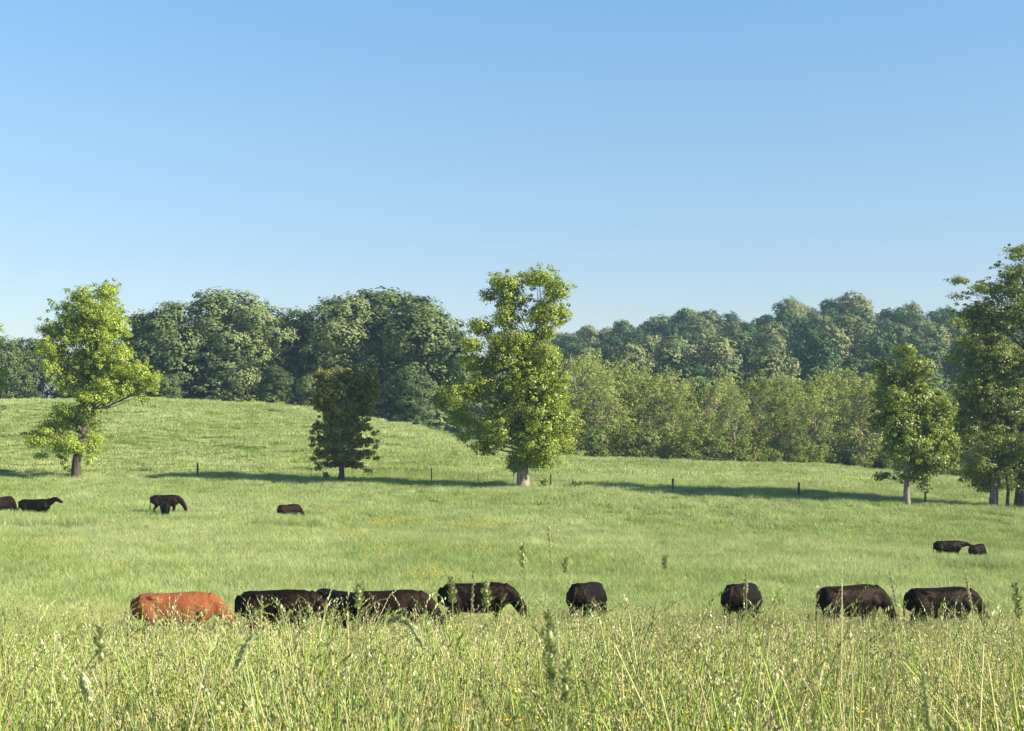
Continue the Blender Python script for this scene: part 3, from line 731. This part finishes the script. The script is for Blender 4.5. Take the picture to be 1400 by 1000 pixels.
# ------------------------------------------------------------------ cattle
def ell_chain(bm_parts, pts):
    """pts: (x,y,z, ra, rb) rings, ra across (y-ish), rb in the profile plane; closed ends"""
    P = np.array([p[:3] for p in pts], float); ra = np.array([p[3] for p in pts]); rb = np.array([p[4] for p in pts])
    T = np.gradient(P, axis=0); T /= np.linalg.norm(T, axis=1)[:, None] + 1e-9
    S = np.cross(T, [0, 0, 1.0]) if abs(T[:, 2]).mean() < .75 else np.cross(T, [1.0, 0, 0])
    S /= np.linalg.norm(S, axis=1)[:, None] + 1e-9
    U = np.cross(S, T)
    m = 14; th = np.linspace(0, 2 * math.pi, m, endpoint=False)
    c, s = np.cos(th), np.sin(th)
    c = np.sign(c) * np.abs(c) ** .95; s = np.sign(s) * np.abs(s) ** .95
    rings = [P[i] + ra[i] * c[:, None] * S[i] + rb[i] * s[:, None] * U[i] for i in range(len(P))]
    V = [*np.concatenate(rings)]; Fc = []
    for i in range(len(P) - 1):
        for j in range(m): Fc.append((i * m + j, i * m + (j + 1) % m, (i + 1) * m + (j + 1) % m, (i + 1) * m + j))
    a = len(V); V.append(P[0] - T[0] * min(ra[0], rb[0]) * .5); b_ = len(V); V.append(P[-1] + T[-1] * min(ra[-1], rb[-1]) * .5)
    k = (len(P) - 1) * m
    for j in range(m): Fc.append((a, (j + 1) % m, j)); Fc.append((b_, k + j, k + (j + 1) % m))
    bm_parts.append((V, Fc))

def cow_mesh(name, mat, pose, step=0.0, belly=1.0, turn=0.0, voxel=.022):
    parts = []
    # trunk: rump to chest, withers and hooks read in the outline
    ell_chain(parts, [(-1.0,0,1.09,.14,.20),(-.94,0,1.07,.24,.275),(-.80,0,1.04,.29,.325),(-.60,0,1.005,.295,.35),(-.38,0,.965,.30,.385*belly),(-.12,0,.945,.34,.405*belly),
                      (.14,0,.95,.345,.41*belly),(.38,0,.975,.30,.395),(.56,0,1.0,.245,.36),(.70,0,1.0,.19,.30),(.80,0,.99,.13,.22)])
    ell_chain(parts, [(-.70,-.17,1.27,.07,.05),(-.62,-.2,1.26,.08,.06),(-.5,-.17,1.25,.07,.05)]); ell_chain(parts, [(-.70,.17,1.27,.07,.05),(-.62,.2,1.26,.08,.06),(-.5,.17,1.25,.07,.05)])
    ell_chain(parts, [(.3,0,1.27,.1,.07),(.45,0,1.28,.11,.08),(.6,0,1.24,.1,.08)])
    for sy in (-1, 1):
        k = step * sy
        ell_chain(parts, [(.44,sy*.20,1.10,.10,.17),(.52,sy*.235,.90,.115,.17),(.48,sy*.18,.66,.085,.105),(.47+k*.4,sy*.17,.40,.062,.066),(.47+k*.7,sy*.17,.30,.046,.05),(.47+k*.9,sy*.17,.13,.042,.046),(.50+k,sy*.17,.05,.058,.065),(.51+k,sy*.17,0,.06,.07)])
        ell_chain(parts, [(-.76,sy*.18,1.08,.14,.21),(-.70,sy*.225,.88,.135,.21),(-.62,sy*.19,.68,.105,.16),(-.74-k*.5,sy*.18,.50,.065,.09),(-.84-k*.7,sy*.17,.41,.05,.07),(-.80-k,sy*.17,.28,.042,.048),(-.78-k*1.1,sy*.17,.12,.042,.048),(-.74-k*1.2,sy*.17,.05,.058,.065),(-.73-k*1.2,sy*.17,0,.06,.07)])
    # tail
    ell_chain(parts, [(-1.0,0,1.24,.05,.045),(-1.07,0,1.14,.035,.035),(-1.08,.01,.9,.028,.028),(-1.09,.02,.6,.03,.03),(-1.1,.02,.45,.05,.05),(-1.1,.02,.28,.03,.03)])
    ty = turn
    if pose == 'graze':
        neck = [(.62,0,1.10,.19,.27),(.82,ty*.1,1.02,.15,.22),(1.0,ty*.3,.86,.12,.18),(1.13,ty*.5,.66,.105,.15),(1.2,ty*.65,.52,.10,.13)]
        A = np.array([1.2, ty * .65, .50]); Dv = np.array([.30, ty * .1, -.95])
    elif pose == 'up':
        neck = [(.62,0,1.10,.19,.27),(.80,ty*.1,1.18,.15,.23),(.98,ty*.3,1.27,.125,.18),(1.12,ty*.55,1.36,.11,.15)]
        A = np.array([1.14, ty * .6, 1.37]); Dv = np.array([.85, ty * .8, -.48])
    else:   # level
        neck = [(.62,0,1.10,.19,.27),(.82,ty*.1,1.12,.15,.22),(1.02,ty*.3,1.12,.125,.17),(1.18,ty*.5,1.13,.11,.14)]
        A = np.array([1.18, ty * .5, 1.13]); Dv = np.array([.92, ty * .3, -.38])
    ell_chain(parts, neck); Dv /= np.linalg.norm(Dv)
    L = .50
    hr = [(-.14, .075, .06), (-.06, .115, .115), (.02, .125, .125), (.14, .105, .12), (.28, .08, .095), (.40, .072, .078), (.48, .065, .065)]
    ell_chain(parts, [(*(A + Dv * t), a, b) for t, a, b in hr])
    side = np.cross(Dv, [0, 0, 1.0]); side /= np.linalg.norm(side); upv = np.cross(side, Dv)
    for sg in (-1, 1):   # ears
        e0 = A + Dv * -.04 + side * sg * .09 + upv * .03
        ed = side * sg + upv * -.12 + Dv * -.1
        ell_chain(parts, [(*(e0), .025, .022), (*(e0 + ed * .08), .05, .03), (*(e0 + ed * .16), .05, .024), (*(e0 + ed * .22), .022, .018)])
    V = []; Fc = []
    for v, f in parts:
        o_ = len(V); V += [tuple(x) for x in v]; Fc += [tuple(i + o_ for i in q) for q in f]
    me = bpy.data.meshes.new(name + '_raw'); me.from_pydata(V, [], Fc); me.update()
    import bmesh
    bm = bmesh.new(); bm.from_mesh(me)
    # normals must point outwards piece by piece for the voxel union
    bmesh.ops.recalc_face_normals(bm, faces=bm.faces); bm.to_mesh(me); bm.free()
    o = bpy.data.objects.new(name + '_raw', me); col.objects.link(o)
    m = o.modifiers.new('r', 'REMESH'); m.mode = 'VOXEL'; m.voxel_size = voxel; m.use_smooth_shade = True
    s = o.modifiers.new('s', 'SMOOTH'); s.factor = .5; s.iterations = 3
    dg = bpy.context.evaluated_depsgraph_get()
    res = bpy.data.meshes.new_from_object(o.evaluated_get(dg)); res.name = name
    bpy.data.objects.remove(o); bpy.data.meshes.remove(me)
    res.materials.clear(); res.materials.append(mat)
    info = dict(ear=A + Dv * -.05 + side * -.2 + upv * .02, side=side, head=A, D=Dv, up=upv)
    return res, info

def hide_mat(name, a, b, c, rough=.6, sheen=0):
    m, n, l, out = mat_new(name)
    tc = N(n, 'ShaderNodeTexCoord'); no = N(n, 'ShaderNodeTexNoise', i_Scale=2.2, i_Detail=4.0); l.new(tc.outputs['Object'], no.inputs[0])
    r = N(n, 'ShaderNodeValToRGB'); r.color_ramp.elements[0].position = .35; r.color_ramp.elements[1].position = .7
    r.color_ramp.elements[0].color = (*a, 1); r.color_ramp.elements[1].color = (*b, 1); l.new(no.outputs[0], r.inputs[0])
    n2 = N(n, 'ShaderNodeTexNoise', i_Scale=45.0, i_Detail=3.0); mp = N(n, 'ShaderNodeMapping'); mp.inputs['Scale'].default_value = (.4, 1, 1); l.new(tc.outputs['Object'], mp.inputs[0]); l.new(mp.outputs[0], n2.inputs[0])
    cc = mixc(n, l, n2.outputs[0], r.outputs[0], c)
    p = N(n, 'ShaderNodeBsdfPrincipled', i_Roughness=rough); l.new(cc, p.inputs['Base Color'])
    p.inputs['Sheen Weight'].default_value = sheen; p.inputs['Sheen Tint'].default_value = (*[min(1, x * 8 + .1) for x in b], 1)
    p.inputs['Specular IOR Level'].default_value = .10
    p.inputs['Specular Tint'].default_value = (1, .72, .5, 1)
    n3 = N(n, 'ShaderNodeTexNoise', i_Scale=3.2, i_Detail=4.0); l.new(tc.outputs['Object'], n3.inputs[0])
    bp = N(n, 'ShaderNodeBump', i_Strength=.7, i_Distance=.12); l.new(n3.outputs[0], bp.inputs['Height']); l.new(bp.outputs[0], p.inputs['Normal'])
    l.new(p.outputs[0], out.inputs[0]); return m
black = hide_mat('hide_black', (.003, .0023, .002), (.0105, .0065, .0048), (.0045, .003, .0024))
brownblack = hide_mat('hide_brown_black', (.005, .0032, .0025), (.020, .0112, .0072), (.009, .0052, .0038))
redh = hide_mat('hide_red', (.175, .055, .022), (.27, .094, .042), (.21, .070, .030), .75)
tagm, n, l, out = mat_new('ear_tag_white'); p = N(n, 'ShaderNodeBsdfPrincipled', i_Roughness=.4); p.inputs['Base Color'].default_value = (.85, .85, .8, 1); l.new(p.outputs[0], out.inputs[0])
meshes = {}
def cow(label, px, back_py, pose='graze', heading=18, h=1.35, hide='black', d=None, step=.06, turn=0.0, belly=1.0, kind='cow', lx=1.0, cat=None, pitch=0):
    key = (pose, step, turn, belly, hide)
    if key not in meshes: meshes[key] = cow_mesh('cow_body', dict(black=black, brown=brownblack, red=redh)[hide], pose, step, belly, turn)
    me, info = meshes[key]
    s = h / 1.37
    if d is None:      # stand it where its back reaches the height seen in the photo
        best = None
        for q in np.arange(26, 48, .1):
            X = at(px, q); e = abs(G1(X, q) + h + (back_py - HY) * q / F)
            if best is None or e < best[0]: best = (e, q)
        d = best[1]
    X = at(px, d)
    root = empty(kind, (X, d, G1(X, d) - .02), R(heading)); root.scale = (s * lx, s, s); root.rotation_euler = (0, R(pitch), R(heading))
    tag(root, label, cat or ('calf' if kind == 'calf' else 'cow'))
    link('body', me, root)
    print('COW', label[:30], round(d, 1))
    return root, info
cow('red-brown cow grazing alone at the left end of the front row', 245, 808, heading=14, hide='red', step=.05)
cow('long black cow side on, just right of the red-brown cow', 385, 805, heading=10, step=.08, belly=1.04)
cow('black cow turned towards the camera with head raised between two side-on cows', 466, 806, 'level', -48, h=1.30, step=.03, hide='brown')
cow('dark brown cow grazing right of the cow that faces the camera', 535, 805, heading=12, hide='brown', step=.04, turn=.1)
cow('black cow with sloping shoulders grazing behind tall seed heads', 655, 795, heading=10, step=.07, turn=-.1)
cow('small looking black cow seen from behind, head down, in the middle of the row', 803, 795, heading=66, step=.03, h=1.33, pitch=5)
cow('glossy black cow seen from behind standing apart in the gap of the row', 1015, 796, heading=62, step=.05, turn=.2, pitch=5)
cow('brown-black cow with one ear showing, second from the right end of the row', 1166, 798, heading=22, hide='brown', step=.02)
cow('black cow grazing at the right end of the front row', 1290, 801, heading=12, step=.06, turn=.15, h=1.33)
cow('brown-legged cow seen from behind at the left edge beyond the row', 5, 676, heading=75, hide='brown', d=84, step=.03)
rt, info = cow('black cow walking with head raised and a white ear tag', 50, 682, 'up', 2, d=83, step=.10, h=1.32)
me = bpy.data.meshes.new('ear_tag'); e = info['ear']; s_, u_ = info['D'] * .06, np.array([0, 0, .08])
pts = [e - s_ - u_, e + s_ - u_, e + s_ + u_, e - s_ + u_]; nn = np.array([0, -.015, 0])
q8 = [tuple(p + k + np.array([0, -.03, 0])) for k in (nn, -nn) for p in pts]
me.from_pydata(q8, [], [(0, 1, 2, 3), (7, 6, 5, 4), (0, 4, 5, 1), (1, 5, 6, 2), (2, 6, 7, 3), (3, 7, 4, 0)]); me.materials.append(tagm)
link('ear_tag', me, rt)
cow('dark cow grazing far off with a calf standing in front of it', 228, 672, heading=6, hide='brown', d=90, step=.03, h=1.3)
cow('calf standing in front of the far grazing cow', 226, 681, heading=-72, d=86.0, h=1.12, kind='calf', step=.02, pose='graze')
cow('lone young black cow grazing in the middle of the pasture', 396, 688, heading=48, hide='brown', d=84, h=1.15, step=.04)
cow('black calf with its head up in the grass beneath the big right trees', 1298, 731, 'level', 8, d=68, h=1.02, kind='calf', step=.04)
cow('small black calf with its head down beside the calf under the right trees', 1337, 733, heading=48, d=67, h=.95, kind='calf', step=.02)

# ------------------------------------------------------------------ single seed stalks that stand out in front
stm = grass_mat('stalk', (1, 1, 1), (1, 1, 1), .25)
def stalk(label, px, py, Y, style='cocksfoot', bend=(0, 0), h_ear=.12, wid=.011, dark=False):
    if style == 'fescue': wid *= .5
    """px,py: where the tip shows; Y: how far it stands"""
    X = at(px, Y); zt = -(py - HY) * Y / F; zb = G1(X, Y)
    bx, by = bend; root = empty('grass_stalk', (X - bx, Y - by, zb)); tag(root, label, 'grass stalk')
    H = zt - zb; t = np.linspace(0, 1, 12); r = np.random.default_rng(int(px * 7 + py))
    lift = 1.0 if style != 'arch' else 0
    z = H * t if style != 'arch' else H * (1.12 * np.sin(t * 1.9) / np.sin(1.25) * .86); 
    if style == 'arch': z = z / z[-1] * H
    P = np.stack([bx * t ** 2.4, by * t ** 2.4, z], -1)
    seglen = np.linalg.norm(np.diff(P, axis=0), axis=1); cum = np.concatenate([[0], np.cumsum(seglen)]); Lt = cum[-1]
    pt = lambda s: np.array([np.interp(s, cum, P[:, k]) for k in range(3)])
    se = Lt - h_ear
    a = Acc(); ss = np.linspace(0, Lt - h_ear * .3, 12)
    c = np.array((.34, .38, .15))
    a.tube([pt(s) for s in ss], np.linspace(.0034 if Y < 2.9 else .0020, .0014 if Y < 2.9 else .0009, 12), 5, c)
    link('stem', a.mesh('stalk_stem', stm, True), root)
    a = Acc(); nsp = int(h_ear * (1800 if style == 'cocksfoot' else 1100))
    col_ = (np.array((.46, .44, .24)) if style == 'fescue' else np.array((.43, .46, .22))) if not dark else np.array((.16, .15, .08))
    q = np.linspace(0, 1, 28)      # the packed core of the head, lumpy where the spikelets bunch
    lob = .62 + .38 * np.sin(q * 17 + px) if style == 'cocksfoot' else 1
    env = (np.sin(math.pi * np.minimum(1, q * .85 + .12)) ** .7) * lob
    a.tube([pt(se + h_ear * x) for x in q], np.maximum(wid * .42 * env, .0006), 7, col_)
    for k in range(nsp):
        q = k / nsp; s = se + h_ear * q; p0 = pt(s); dv = pt(min(s + .01, Lt)) - pt(s - .01); dv /= np.linalg.norm(dv)
        lob = .55 + .45 * math.sin(q * 17 + px) if style == 'cocksfoot' else 1
        env = (math.sin(math.pi * min(1, q * .85 + .12)) ** .7) * lob
        off = np.cross(dv, r.normal(size=3)); off /= np.linalg.norm(off)
        if style == 'fescue' and math.sin(q * h_ear * 420) < -.1: continue
        d = dv * .9 + off * (.75 if style == 'cocksfoot' else .22); d /= np.linalg.norm(d)
        st = p0 + off * wid * .55 * env; Ls = (.011 if style == 'cocksfoot' else .0085 if style in ('fescue', 'arch') else .006) * r.uniform(.8, 1.3)
        sd = np.cross(d, off); wv = Ls * .28
        V = [st, st + d * Ls * .5 + sd * wv, st + d * Ls, st + d * Ls * .5 - sd * wv, st + d * Ls * .5 + off * wv * .9]
        a.add(V, [(0, 1, 2, 4), (0, 4, 2, 3)], col_ * r.uniform(.7, 1.35))
    link('seed_head', a.mesh('stalk_head', stm), root)
    a = Acc()     # one or two leaf blades on the stem
    for k in range(2):
        s = Lt * r.uniform(.25, .6); p0 = pt(s); an = r.uniform(0, 6.28); ln = r.uniform(.12, .22)
        q = np.linspace(0, 1, 6); cx = p0 + np.outer(q * ln * .7, [math.cos(an), math.sin(an), 0]) + np.outer(ln * (q - q ** 2 * .8), [0, 0, 1])
        wv = np.array([-math.sin(an), math.cos(an), 0]) * .004; ww = (1 - q ** 2)[:, None]
        V = np.stack([cx - wv * ww, cx + wv * ww], 1).reshape(-1, 3); Qd = [(2 * i_, 2 * i_ + 1, 2 * i_ + 3, 2 * i_ + 2) for i_ in range(5)]
        a.add(V, Qd, (.17, .27, .05))
    link('leaf', a.mesh('stalk_leaf', stm), root)
stalk('thick knobbly green seed head standing tallest in the centre front', 750, 838, 2.3, 'cocksfoot', (-.03, 0), .12, .016)
stalk('green seed head just below and right of the thick central one', 775, 905, 2.3, 'cocksfoot', (.02, 0), .07, .011)
stalk('plump pale seed head standing alone at the left front', 137, 858, 2.6, 'cocksfoot', (-.03, 0), .065, .013)
stalk('slim seed head rising above the grass left of the small cow seen from behind', 773, 764, 4.2, 'cocksfoot', (0, 0), .045, .0045, False)
stalk('open orange tipped seed head high above the middle of the meadow', 714, 746, 3.6, 'cocksfoot', (-.05, 0), .06, .011)
stalk('long thin bare stalk rising highest above the middle cow', 750, 722, 3.8, 'fescue', (-.06, 0), .10, .004)
stalk('small seed head lifted above the pasture in the gap of the row', 909, 763, 4.2, 'cocksfoot', (.02, 0), .035, .005, False)
stalk('seed head crossing the back of the right end cow', 1318, 775, 4.4, 'fescue', (-.12, 0), .15, .008)
stalk('pale seed head at the right edge rising over the pasture', 1388, 798, 4.0, 'cocksfoot', (-.08, 0), .10, .013)
stalk('tall straw seed head between the two right hand cows of the row', 1217, 785, 4.6, 'fescue', (-.12, 0), .11, .006)
stalk('straw seed head over the hip of the long black cow', 358, 818, 4.2, 'fescue', (.02, 0), .11, .007)
stalk('upright seed head left of the red-brown cow', 174, 832, 4.0, 'fescue', (-.03, 0), .14, .007)
stalk('seed head in front of the cow behind tall seed heads, leaning to the right', 648, 780, 3.6, 'fescue', (.04, 0), .10, .006)
stalk('bristly open seed head before the shoulder of the sloping black cow', 664, 797, 3.4, 'cocksfoot', (-.05, 0), .06, .012)
stalk('open seed head before the rump of the sloping black cow', 617, 792, 3.5, 'cocksfoot', (-.03, 0), .06, .010)
stalk('leafy pale seed head against the face of the cow that looks at the camera', 492, 800, 3.6, 'cocksfoot', (.05, 0), .06, .015)
stalk('thin seed head crossing the cow that stands apart', 1020, 787, 3.9, 'fescue', (-.01, 0), .05, .008)
stalk('arched brown seed head bowing to the right below the brown cow', 580, 886, 3.2, 'arch', (.16, 0), .13, .009)
stalk('arched seed head bowing left beneath the long black cow', 322, 915, 2.8, 'arch', (-.14, 0), .09, .012)
stalk('arched seed head drooping in the left front grass', 122, 957, 2.5, 'arch', (.07, 0), .05, .012)
stalk('stout blurred pale stalk at the lower right edge of the meadow', 1262, 925, 1.9, 'timothy', (-.08, 0), .10, .009)

# ------------------------------------------------------------------ air
hm = bpy.data.materials.new('haze'); hm.use_nodes = True; n = hm.node_tree.nodes; l = hm.node_tree.links
for x in list(n): n.remove(x)
out = n.new('ShaderNodeOutputMaterial'); pv = n.new('ShaderNodeVolumePrincipled')
pv.inputs['Color'].default_value = (.5, .75, 1.0, 1); pv.inputs['Density'].default_value = .00025; pv.inputs['Anisotropy'].default_value = .2
l.new(pv.outputs[0], out.inputs['Volume'])
zmin = float(GZ.min()) - 1.0
bx = [(-3100, -450), (3100, 3600)]
me = bpy.data.meshes.new('haze')
c8 = [(x, y, z) for z in (zmin, 48.0) for (x, y) in ((-3100, -450), (3100, -450), (3100, 3600), (-3100, 3600))]
me.from_pydata(c8, [], [(3, 2, 1, 0), (4, 5, 6, 7), (0, 1, 5, 4), (1, 2, 6, 5), (2, 3, 7, 6), (3, 0, 4, 7)]); me.materials.append(hm)
o = link('haze', me); tag(o, 'thin blue summer haze over the whole valley', 'haze', kind='stuff')
